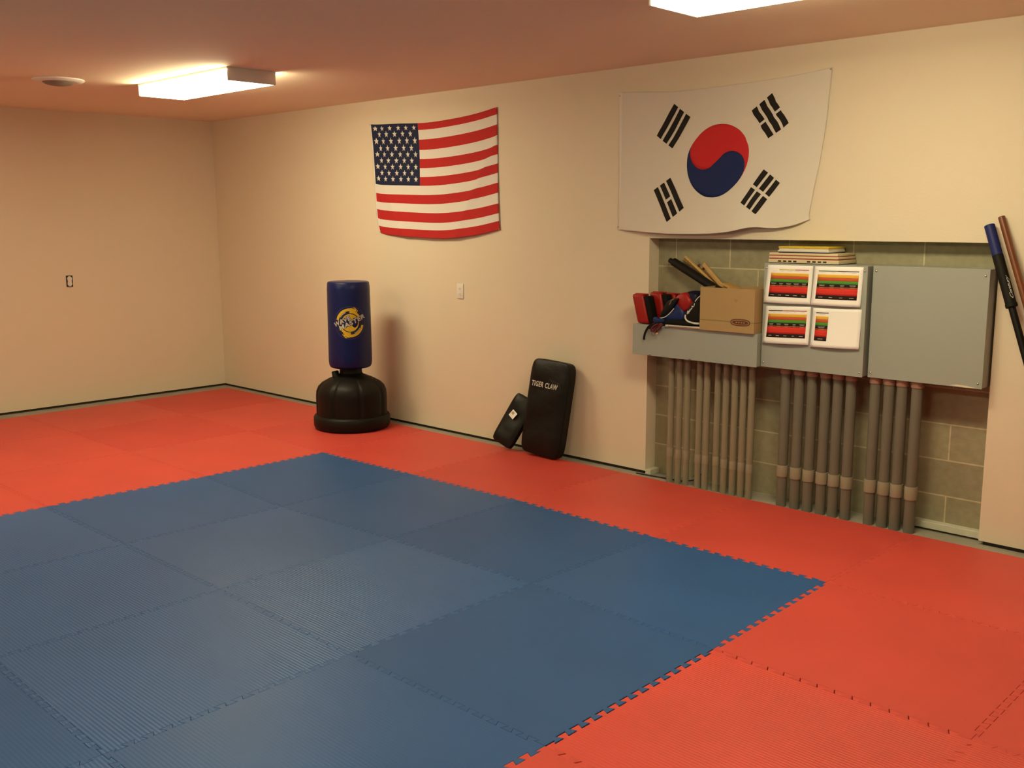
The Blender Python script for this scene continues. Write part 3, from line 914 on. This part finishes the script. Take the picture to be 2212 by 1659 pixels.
chart([(1654,661), (1751,663), (1747.5,745), (1648.5,740)], 'printed striped belt chart, lower left of the four, with a black and red top line', (.07, .92), 5, ((.07, .38, 7), (.38, .92, 9)), .020)
chart([(1756,665.5), (1861,669), (1856,755), (1751,748.5)], 'mostly blank chart, lower right of the four, with one narrow striped column', (.07, .335), 1, ((.07, .335, 7),), .018)

# ------------------------------------------------------------------ breaking boards stacked on the middle cabinet
M_brd = mat('cream_plastic', (.66, .56, .36), .45); M_brd2 = mat('white_plastic_board', (.68, .66, .58), .4); M_byel = mat('yellow_plastic', (.60, .43, .02), .4)
M_bred = mat('red_plastic_line', (.32, .03, .02), .5); M_bnav = mat('navy_plastic_line', (.02, .02, .06), .5)
def board(x0, x1, y0, y1, z0, z1, label, m1, m2, split=.62, slots=False):
    t = thing('breaking_board', ((x0+x1)/2, (y0+y1)/2, z0), label, 'board', 'breaking boards stacked on the cabinet')
    zm = z0+(z1-z0)*(1-split)
    bm = bmesh.new(); box(bm, (x0, y0, zm), (x1, y1, z1), .002, 2); part('board_top', bm, m1, t, True, 40)
    bm = bmesh.new(); box(bm, (x0+.004, y0+.002, z0), (x1-.002, y1-.003, zm+.0005), .0005, 1); part('board_base', bm, m2, t)
    if slots:
        wd = x1-x0
        for k in (.165, .24, .315, .388, .585, .66, .735, .81):
            bm = bmesh.new(); box(bm, (x0+wd*(k-.024), y0-.0008, z0+(z1-z0)*.33), (x0+wd*(k+.024), y0+.006, z0+(z1-z0)*.70), .0006, 1)
            part('slot', bm, M_dark, t)
Z = 1.4515
YB0 = -.118
xl, xr_ = onw(1660, 560, YB0).x, onw(1812, 560, YB0).x
board(xl, xr_, YB0, .100, Z, Z+.024, 'cream breaking board with black slots, bottom of the stack', M_brd, M_bnav, .86, True)
board(xl+.003, xr_-.003, YB0, .100, Z+.024, Z+.042, 'cream breaking board with a red edge, second from the bottom of the stack', M_brd, M_bred, .68)
board(xl+.003, xr_-.008, YB0+.002, .098, Z+.042, Z+.060, 'cream breaking board with a thin red edge, middle of the stack', M_brd, M_bred, .74)
xl2, xr2 = onw(1680, 548, YB0).x, onw(1790, 548, YB0).x
board(xl2, xr2, YB0, .085, Z+.060, Z+.076, 'narrow white breaking board with a navy edge, just under the yellow one', M_brd2, M_bnav, .62)
board(xl2+.002, xr2-.001, YB0+.002, .084, Z+.076, Z+.096, 'narrow yellow breaking board on top of the stack', M_byel, M_brd2, .55)

# ------------------------------------------------------------------ cardboard box with its contents
bx0, bx1, by0, by1, bz0, bz1 = 5.912, 6.285, -.19, .07, 1.0375, 1.297
t = thing('cardboard_box', ((bx0+bx1)/2, (by0+by1)/2, bz0), 'open brown cardboard box with a green line, on the low grey cabinet', 'box')
bm = bmesh.new()
th_ = .004
box(bm, (bx0, by0, bz0), (bx1, by0+th_, bz1)); box(bm, (bx0, by1-th_, bz0), (bx1, by1, bz1))
box(bm, (bx0, by0+th_, bz0), (bx0+th_, by1-th_, bz1)); box(bm, (bx1-th_, by0+th_, bz0), (bx1, by1-th_, bz1)); box(bm, (bx0+th_, by0+th_, bz0), (bx1-th_, by1-th_, bz0+th_))
part('box_body', bm, M_card, t)
zl = onw(1560, 692, by0).z-.006
bm = bmesh.new()
box(bm, (bx0, by0-.0004, zl), (bx1, by0, zl+.0022)); box(bm, (bx1, by0, zl), (bx1+.0004, by1, zl+.0022))
box(bm, (bx0, by0-.0004, zl+.005), (bx1, by0, zl+.0058))
part('printed_line', bm, mat('ink_box_green', (.12, .14, .05), .8), t)
bm = bmesh.new()
lc = onw(1599, 697, by0)
def oval(w, h, off, mi, n=36):
    r_ = [bm.verts.new((lc.x+w*math.copysign(abs(cos(2*pi*k/n))**.8, cos(2*pi*k/n)), by0-off, lc.z+h*math.copysign(abs(sin(2*pi*k/n))**.7, sin(2*pi*k/n)))) for k in range(n)]
    bm.faces.new(r_).material_index = mi
M_logo = mat('ink_box_brown', (.10, .035, .02), .8)
oval(.066, .0215, .0008, 0); oval(.059, .0150, .0011, 1); oval(.053, .0115, .0014, 0)
for k in range(4):
    x_ = lc.x-.030+k*.017
    q = [bm.verts.new((x_+a, by0-.0017, lc.z+b)) for a, b in ((0, -.0035), (.010, -.0035), (.010, .0035), (0, .0035))]; bm.faces.new(q).material_index = 1
part('printed_emblem', bm, [M_logo, mat('ink_box_tan', (.42, .22, .09), .8)], t)
bm = bmesh.new()
hc_ = onw(1590, 650, by0)
vs_h = [(hc_.x+.013*cos(2*pi*k/20)+.004*sin(4*pi*k/20), by0-.0007, hc_.z+.010*sin(2*pi*k/20)) for k in range(20)]
bm.faces.new([bm.verts.new(v) for v in vs_h])
part('scuff', bm, mat('cardboard_scuff', (.36, .22, .09), .9), t)

def hand(name, label, cat, a, b, r, mats, group=None, r2=None, flat=1.0):
    pass
def stick(name, label, cat, segs, group=None):
    """segs: (part name, a, b, r, material, end rounding)"""
    t = thing(name, tuple(segs[0][1]), label, cat, group)
    for n, a, b, r, m_, e in segs:
        bm = bmesh.new(); rod(bm, a, b, r, seg=20, round_end=e); part(n, bm, m_, t, True, 40)
    return t
def through(p0, p1, y0, y1, zend=None):
    a = onw(*p0, y0); b = onw(*p1, y1); d = (b-a)
    if zend is not None:
        return a, a+d*((zend-a.z)/d.z)
    return a, b
# padded black stick
a, b = through((1447,562), (1541,621), .060, -.01, None); b = a+(b-a)*1.45
dirn = (b-a).normalized()
t = thing('padded_stick', tuple(b), 'thick black padded stick poking out of the cardboard box to the left', 'stick')
bm = bmesh.new(); rod(bm, a, a+dirn*.07, .0165, seg=20, round_end=.002); part('core_end', bm, M_foam_bk, t, True, 40)
bm = bmesh.new(); rod(bm, a+dirn*.03+Vector((.004, 0, .003)), b, .0265, seg=24, round_end=.004); part('foam_sleeve', bm, M_foam_bk, t, True, 40)
a, b = through((1480,554), (1547,618), .062, .03); b = a+(b-a)*1.35
stick('rattan_stick', 'pale rattan stick next to the thick black padded stick in the box', 'stick', [('stick', a, b, .0095, M_wood, .002)])
a, b = through((1478,560), (1552,622), .088, .06); b = a+(b-a)*1.3
stick('rattan_stick', 'darker thin stick just behind the pale rattan stick in the box', 'stick', [('stick', a, b, .0075, M_wood2, .001)])
# flat wooden piece with notches and the lighter slat crossing it
def plank(p0, p1, y0, y1, w, thk, name, label, m_, ext=1.25):
    a, b = through(p0, p1, y0, y1); b = a+(b-a)*ext
    z_ = (b-a); L_ = z_.length; z_.normalize(); y_ = (Vector((0, -1, .1))-z_*Vector((0, -1, .1)).dot(z_)).normalized(); x_ = y_.cross(z_)
    mm = Matrix((x_, y_, z_)).transposed().to_4x4(); mm.translation = a
    bm = bmesh.new(); box(bm, (-w/2, -thk/2, 0), (w/2, thk/2, L_), .002, 2, 0, mm)
    o = link_mesh(name, bm, m_, None, True); o.data.set_sharp_from_angle(angle=R(40))
    return setp(o, label, 'stick')
plank((1520,570), (1563,622), .04, .00, .026, .010, 'wooden_strip', 'flat pale wooden slat rising steeply out of the cardboard box', M_wood2)
plank((1506,580), (1552,612), .075, .05, .030, .008, 'wooden_strip', 'short flat wooden slat crossing between the sticks in the box', M_wood, 1.5)
bm = bmesh.new()
for (px, py, s_) in ((1510, 573, .011), (1519, 581, .013)):
    p = onw(px, py, .08); lathe(bm, [(s_*.3, -.006), (s_, 0), (s_*.3, .006)], 14, tuple(p), mtx=Matrix.Rotation(R(60), 4, 'X'))
p0, p1 = onw(1509, 573, .083), onw(1535, 618, .06); rod(bm, p0, p0+(p1-p0)*1.25, .004, seg=10)
setp(link_mesh('knotted_cord', bm, M_brown, None, True), 'brown knobbed cord sticking up behind the wooden slats in the box', 'cord')
# broad wooden end lying in the box mouth
pc = onw(1575, 619, -.03)
bm = bmesh.new(); box(bm, (-.045, -.05, -.006), (.045, .05, .006), .003, 2, 0, Matrix.Translation((pc.x, .0, bz1-.004)) @ Matrix.Rotation(R(24), 4, 'Y'))
o = setp(link_mesh('wooden_board', bm, M_wood2, None, True), 'small wooden board tilted in the mouth of the cardboard box', 'board'); o.data.set_sharp_from_angle(angle=R(40))
# dark box corner behind, beside the charts
pc = onw(1648, 619, .04)
bm = bmesh.new(); box(bm, (6.2875, .02, 1.0375), (6.3045, .06, pc.z+.035), .003, 2)
setp(link_mesh('black_case', bm, M_black_pl, None, True), 'narrow black case upright between the cardboard box and the middle cabinet', 'case')

# ------------------------------------------------------------------ gear on the low cabinet
ZT = 1.037
def pad(top, bot, wf, y0, dep, label, lean):
    """red padded block, its black strap side on the right; top / bot are the measured left ends of the front face"""
    a = onw(*bot, y0); b = onw(*top, y0); hgt = b.z-a.z
    t = thing('target_pad', (a.x+wf/2, y0+dep/2, ZT), label, 'target pad', 'red target pads on the low cabinet')
    sh = Matrix.Identity(4); sh[0][2] = (b.x-a.x)/hgt
    base = Matrix.Translation((a.x, y0, ZT+.002)) @ sh
    bm = bmesh.new(); box(bm, (0, 0, 0), (wf, dep, hgt), .018, 4, 0, base)
    part('padding', bm, M_red_v, t, True, 50)
    bm = bmesh.new(); box(bm, (wf-.004, .012, .01), (wf+.036, dep-.01, hgt-.012), .006, 2, 0, base)
    part('strap_side', bm, M_black_cl, t, True, 50)
    bm = bmesh.new(); box(bm, (wf*.15, dep*.3, hgt-.004), (wf*.85+.03, dep*.6, hgt+.004), .003, 2, 0, base); part('top_strap', bm, M_red_v, t, True, 50)
pad((1363, 636), (1376, 700), .088, -.168, .085, 'red target pad nearest the left end of the low cabinet', 0)
pad((1401, 630), (1411, 697), .092, -.078, .085, 'middle red target pad on the low cabinet, half hidden by the black guard', 0)
pad((1432, 627), (1442, 690), .090, .012, .075, 'red target pad at the back of the low cabinet, against the block wall', 0)
# small white knob on the block wall behind the pads
p = onw(1463, 636, .10)
bm = bmesh.new(); lathe(bm, [(.004, -.008), (.009, -.004), (.011, .002), (.008, .009), (.002, .011)], 16, (p.x, ND-.012, p.z), mtx=Matrix.Rotation(pi/2, 4, 'X'))
setp(link_mesh('wall_anchor', bm, M_white_pl, None, True), 'small white knob on the block wall behind the red pads', 'knob')

def outl(pts, y, ox=1355, oy=600, s=11.44):
    return [onw(ox+x/s, oy+y_/s, y) for x, y_ in pts]
# rounded head gear of three colours
t = thing('head_gear', tuple(onw(1480, 690, -.06)), 'rounded red, blue and navy padded head gear left of the cardboard box', 'head gear')
bm = bmesh.new(); pillow(bm, outl([(1500,370),(1560,330),(1680,312),(1800,340),(1880,420),(1880,640),(1750,800),(1560,760),(1430,560)], -.035), 0, .13); part('navy_panel', bm, M_navy_v, t, True)
bm = bmesh.new(); pillow(bm, outl([(1235,500),(1340,385),(1510,335),(1610,420),(1690,570),(1680,760),(1520,860),(1400,830),(1290,640)], -.075), 0, .10, cham=.4); part('red_panel', bm, M_red_v, t, True)
bm = bmesh.new(); pillow(bm, outl([(1210,600),(1300,560),(1400,680),(1500,800),(1530,960),(1500,1140),(1300,1165),(960,1160),(860,1110),(860,1010),(980,920),(1090,780)], -.085), 0, .10, cham=.4); part('blue_panel', bm, M_blue_v, t, True)
# black guard with thin white piping
def guard(t, outline, y, thick, mat_, pipe_idx=None, pr=.0035, pmat=None, ox=1355):
    P = outl(outline, y, ox)
    bm = bmesh.new(); pillow(bm, P, 0, thick, cham=.25, smooth=2); part('padding', bm, mat_, t, True)
    if pipe_idx:
        Q = outl(pipe_idx, y-thick*.42, ox)
        bm = bmesh.new(); tube(bm, Q, pr, 8); part('piping', bm, pmat or M_white_v, t, True)
t = thing('shin_guard', tuple(onw(1445, 698, -.13)), 'narrow black guard with thin white piping, between the red pads and the blue gear', 'shin guard')
guard(t, [(820,950),(900,760),(1000,590),(1080,530),(1180,510),(1290,500),(1250,590),(1160,740),(1060,860),(920,970),(830,995)], -.135, .03, M_black_v, [(800,1000),(880,990),(960,955),(1060,870),(1150,765)])
bm = bmesh.new(); tube(bm, outl([(985,760),(1030,690),(1065,620),(1090,560),(1150,530)], -.151), .0035, 8, flat=.6); part('edge_trim', bm, mat('worn_trim', (.20, .17, .10), .6), t, True)
t = thing('shin_guard', tuple(onw(1495, 708, -.10)), 'big black guard with white piping and white script, against the cardboard box', 'shin guard')
guard(t, [(1830,430),(1900,430),(1900,1120),(1700,1125),(1560,1105),(1470,1060),(1430,980),(1430,900),(1500,780),(1620,620),(1740,490)], -.150, .028, M_black_v,
      [(1828,432),(1740,505),(1680,590)])
bm = bmesh.new(); tube(bm, outl([(1440,915),(1432,980),(1470,1055),(1560,1105),(1680,1128),(1780,1132)], -.163), .0062, 8, flat=.6); part('thick_piping', bm, M_white_v, t, True)
bm = bmesh.new()
tp = text_polys('Cimac', 1, .2, .01, .9, 1)
# white script running up along the slanted edge
import itertools
scr = [(1478,905),(1492,850),(1520,880),(1535,820),(1552,850),(1548,780),(1575,820),(1580,760),(1605,780),(1600,700),(1640,720),(1662,632)]
tube(bm, outl(scr, -.1655), .0028, 6, flat=.4)
tube(bm, outl([(1488,870),(1505,830),(1525,850)], -.1655), .005, 6, flat=.4); tube(bm, outl([(1530,810),(1560,830),(1600,760)], -.1655), .003, 6, flat=.4)
part('script', bm, M_white_v, t, True, label='white handwritten-style script')
# dark soft base under the gear, blue tail, red tassel, strap
bm = bmesh.new(); pillow(bm, outl([(880,1130),(960,1040),(1100,1020),(1460,1020),(1600,1080),(1800,1130),(1810,1175),(1400,1165),(930,1150)], -.12), 0, .10, cham=.3)
setp(link_mesh('folded_gear_bag', bm, M_black_cl, None, True), 'flattened black cloth bag lying under the blue and black gear', 'bag')
bm = bmesh.new(); pillow(bm, outl([(650,1000),(690,955),(745,970),(820,1020),(930,1015),(930,1110),(800,1120),(700,1135),(655,1080)], -.165), 0, .03, cham=.35)
setp(link_mesh('blue_strap_end', bm, M_blue_v, None, True), 'blue padded strap end hanging over the edge of the low cabinet', 'strap')
bm = bmesh.new(); pillow(bm, outl([(560,1180),(650,1120),(780,1125),(740,1180),(640,1230),(560,1290),(535,1240)], -.186), 0, .02, cham=.3)
setp(link_mesh('black_wrap', bm, M_black_cl, None, True), 'crumpled black wrap on the cabinet edge above the hanging black strap', 'wrap')
bm = bmesh.new()
tube(bm, outl([(590,1160),(530,1210),(475,1290),(430,1400),(410,1530)], -.188), .0082, 8, flat=.28)
setp(link_mesh('hanging_strap', bm, M_black_cl, None, True), 'narrow black strap hanging down the front of the low cabinet', 'strap')
t = thing('red_tassel', tuple(onw(1415, 712, -.19)), 'dark red cord tassel with a ring hanging over the low cabinet edge', 'tassel')
for k, pts in enumerate(([(860,1140),(760,1170),(680,1260),(640,1330)], [(840,1160),(770,1220),(720,1300),(700,1360)], [(760,1140),(650,1200),(590,1270),(610,1330)], [(880,1150),(800,1240),(750,1290)])):
    bm = bmesh.new(); tube(bm, outl(pts, -.196-.003*k), .0062, 8); part('cord', bm, mat('tassel_red', (.10, .008, .010), .7) if k == 0 else bpy.data.materials['tassel_red'], t, True)
c_ = onw(1355+640/11.44, 600+1385/11.44, -.196)
bm = bmesh.new(); tube(bm, [(c_.x+.0105*cos(2*pi*k/16), c_.y, c_.z+.0120*sin(2*pi*k/16)) for k in range(17)], .0012, 6); part('ring', bm, bpy.data.materials['tassel_red'], t, True)
c_ = onw(1355+738/11.44, 600+1385/11.44, -.198)
bm = bmesh.new(); lathe(bm, [(.0005, -.008), (.006, -.005), (.007, .002), (.004, .007), (.0005, .008)], 14, tuple(c_)); part('bead', bm, M_wood, t, True)
# flat white board under the gear
a = onw(1437, 701, -.186); b = onw(1512, 706, -.186)
bm = bmesh.new(); box(bm, (a.x, -.188, ZT+.001), (b.x+.02, -.03, ZT+.012), .001, 1)
bm2 = bmesh.new(); box(bm2, (a.x+.02, -.1885, ZT+.003), (b.x, -.187, ZT+.007), 0)
t = thing('flat_board', (a.x, -.1, ZT+.001), 'thin white board with a reddish printed edge under the black guard', 'board')
part('board', bm, mat('board_white', (.62, .60, .52), .5), t); part('printed_edge', bm2, mat('edge_print', (.35, .12, .08), .6), t)

# ------------------------------------------------------------------ staffs leaning right of the recess
A = onw(2137, 486, -.036)
B_ = onw(2187, 668, -.036-.055)
d_ = (B_-A).normalized()
bot = A+(B_-A)*((MT+.02-A.z)/(B_.z-A.z))
t = thing('padded_staff', tuple(bot), 'black padded staff with a blue foam tip, leaning right of the recess', 'staff')
L_ = (bot-A).length
blue_len = L_*0+ (onw(2155, 552, -.055)-A).length
hl_ = (onw(2186, 663, -.09)-A).length
bm = bmesh.new(); rod(bm, A, A+d_*blue_len, .0255, seg=28, round_end=.003); part('blue_tip', bm, M_blue_tape, t, True, 40)
bm = bmesh.new(); rod(bm, A+d_*(blue_len-.002), A+d_*hl_, .0262, seg=28, round_end=.001); part('foam_sleeve', bm, M_foam_bk, t, True, 40)
bm = bmesh.new(); rod(bm, A+d_*(hl_-.02), A+d_*(hl_+.002), .0285, seg=28, round_end=.003); part('sleeve_collar', bm, M_foam_bk, t, True, 40)
bm = bmesh.new(); rod(bm, A+d_*hl_, bot, .0175, seg=20, round_end=.002); part('shaft', bm, M_black_pl, t, True, 40)
# white script along the sleeve
yv = (Vector((.55, -1, 0))-d_*Vector((.55, -1, 0)).dot(d_)).normalized(); xv = d_.cross(yv)
bm = bmesh.new()
vs, fs = text_polys('Century', .05, .45, .0004, .86, 1.15)
w_ = max(v[0] for v in vs)-min(v[0] for v in vs)
sc_ = .120/w_
mid = blue_len+.178
def stm(x, y):
    ang = -y/.0266
    return A+d_*(mid-x)+ (yv*cos(ang)-xv*sin(ang)*1)*.0268
add_flat(bm, [(x*sc_, y*sc_*.62-.010) for x, y in vs], fs, stm, 0, cuts=0)
part('script', bm, M_white_v, t, label='white script lettering')
A2 = onw(2163, 468, -.020); B2 = onw(2212, 640, -.075); d2 = (B2-A2).normalized(); bot2 = A2+(B2-A2)*((MT+.016-A2.z)/(B2.z-A2.z))
stick('wooden_staff', 'reddish brown wooden staff leaning beside the black padded staff', 'staff', [('staff', A2, bot2, .0165, M_brown, .002)])
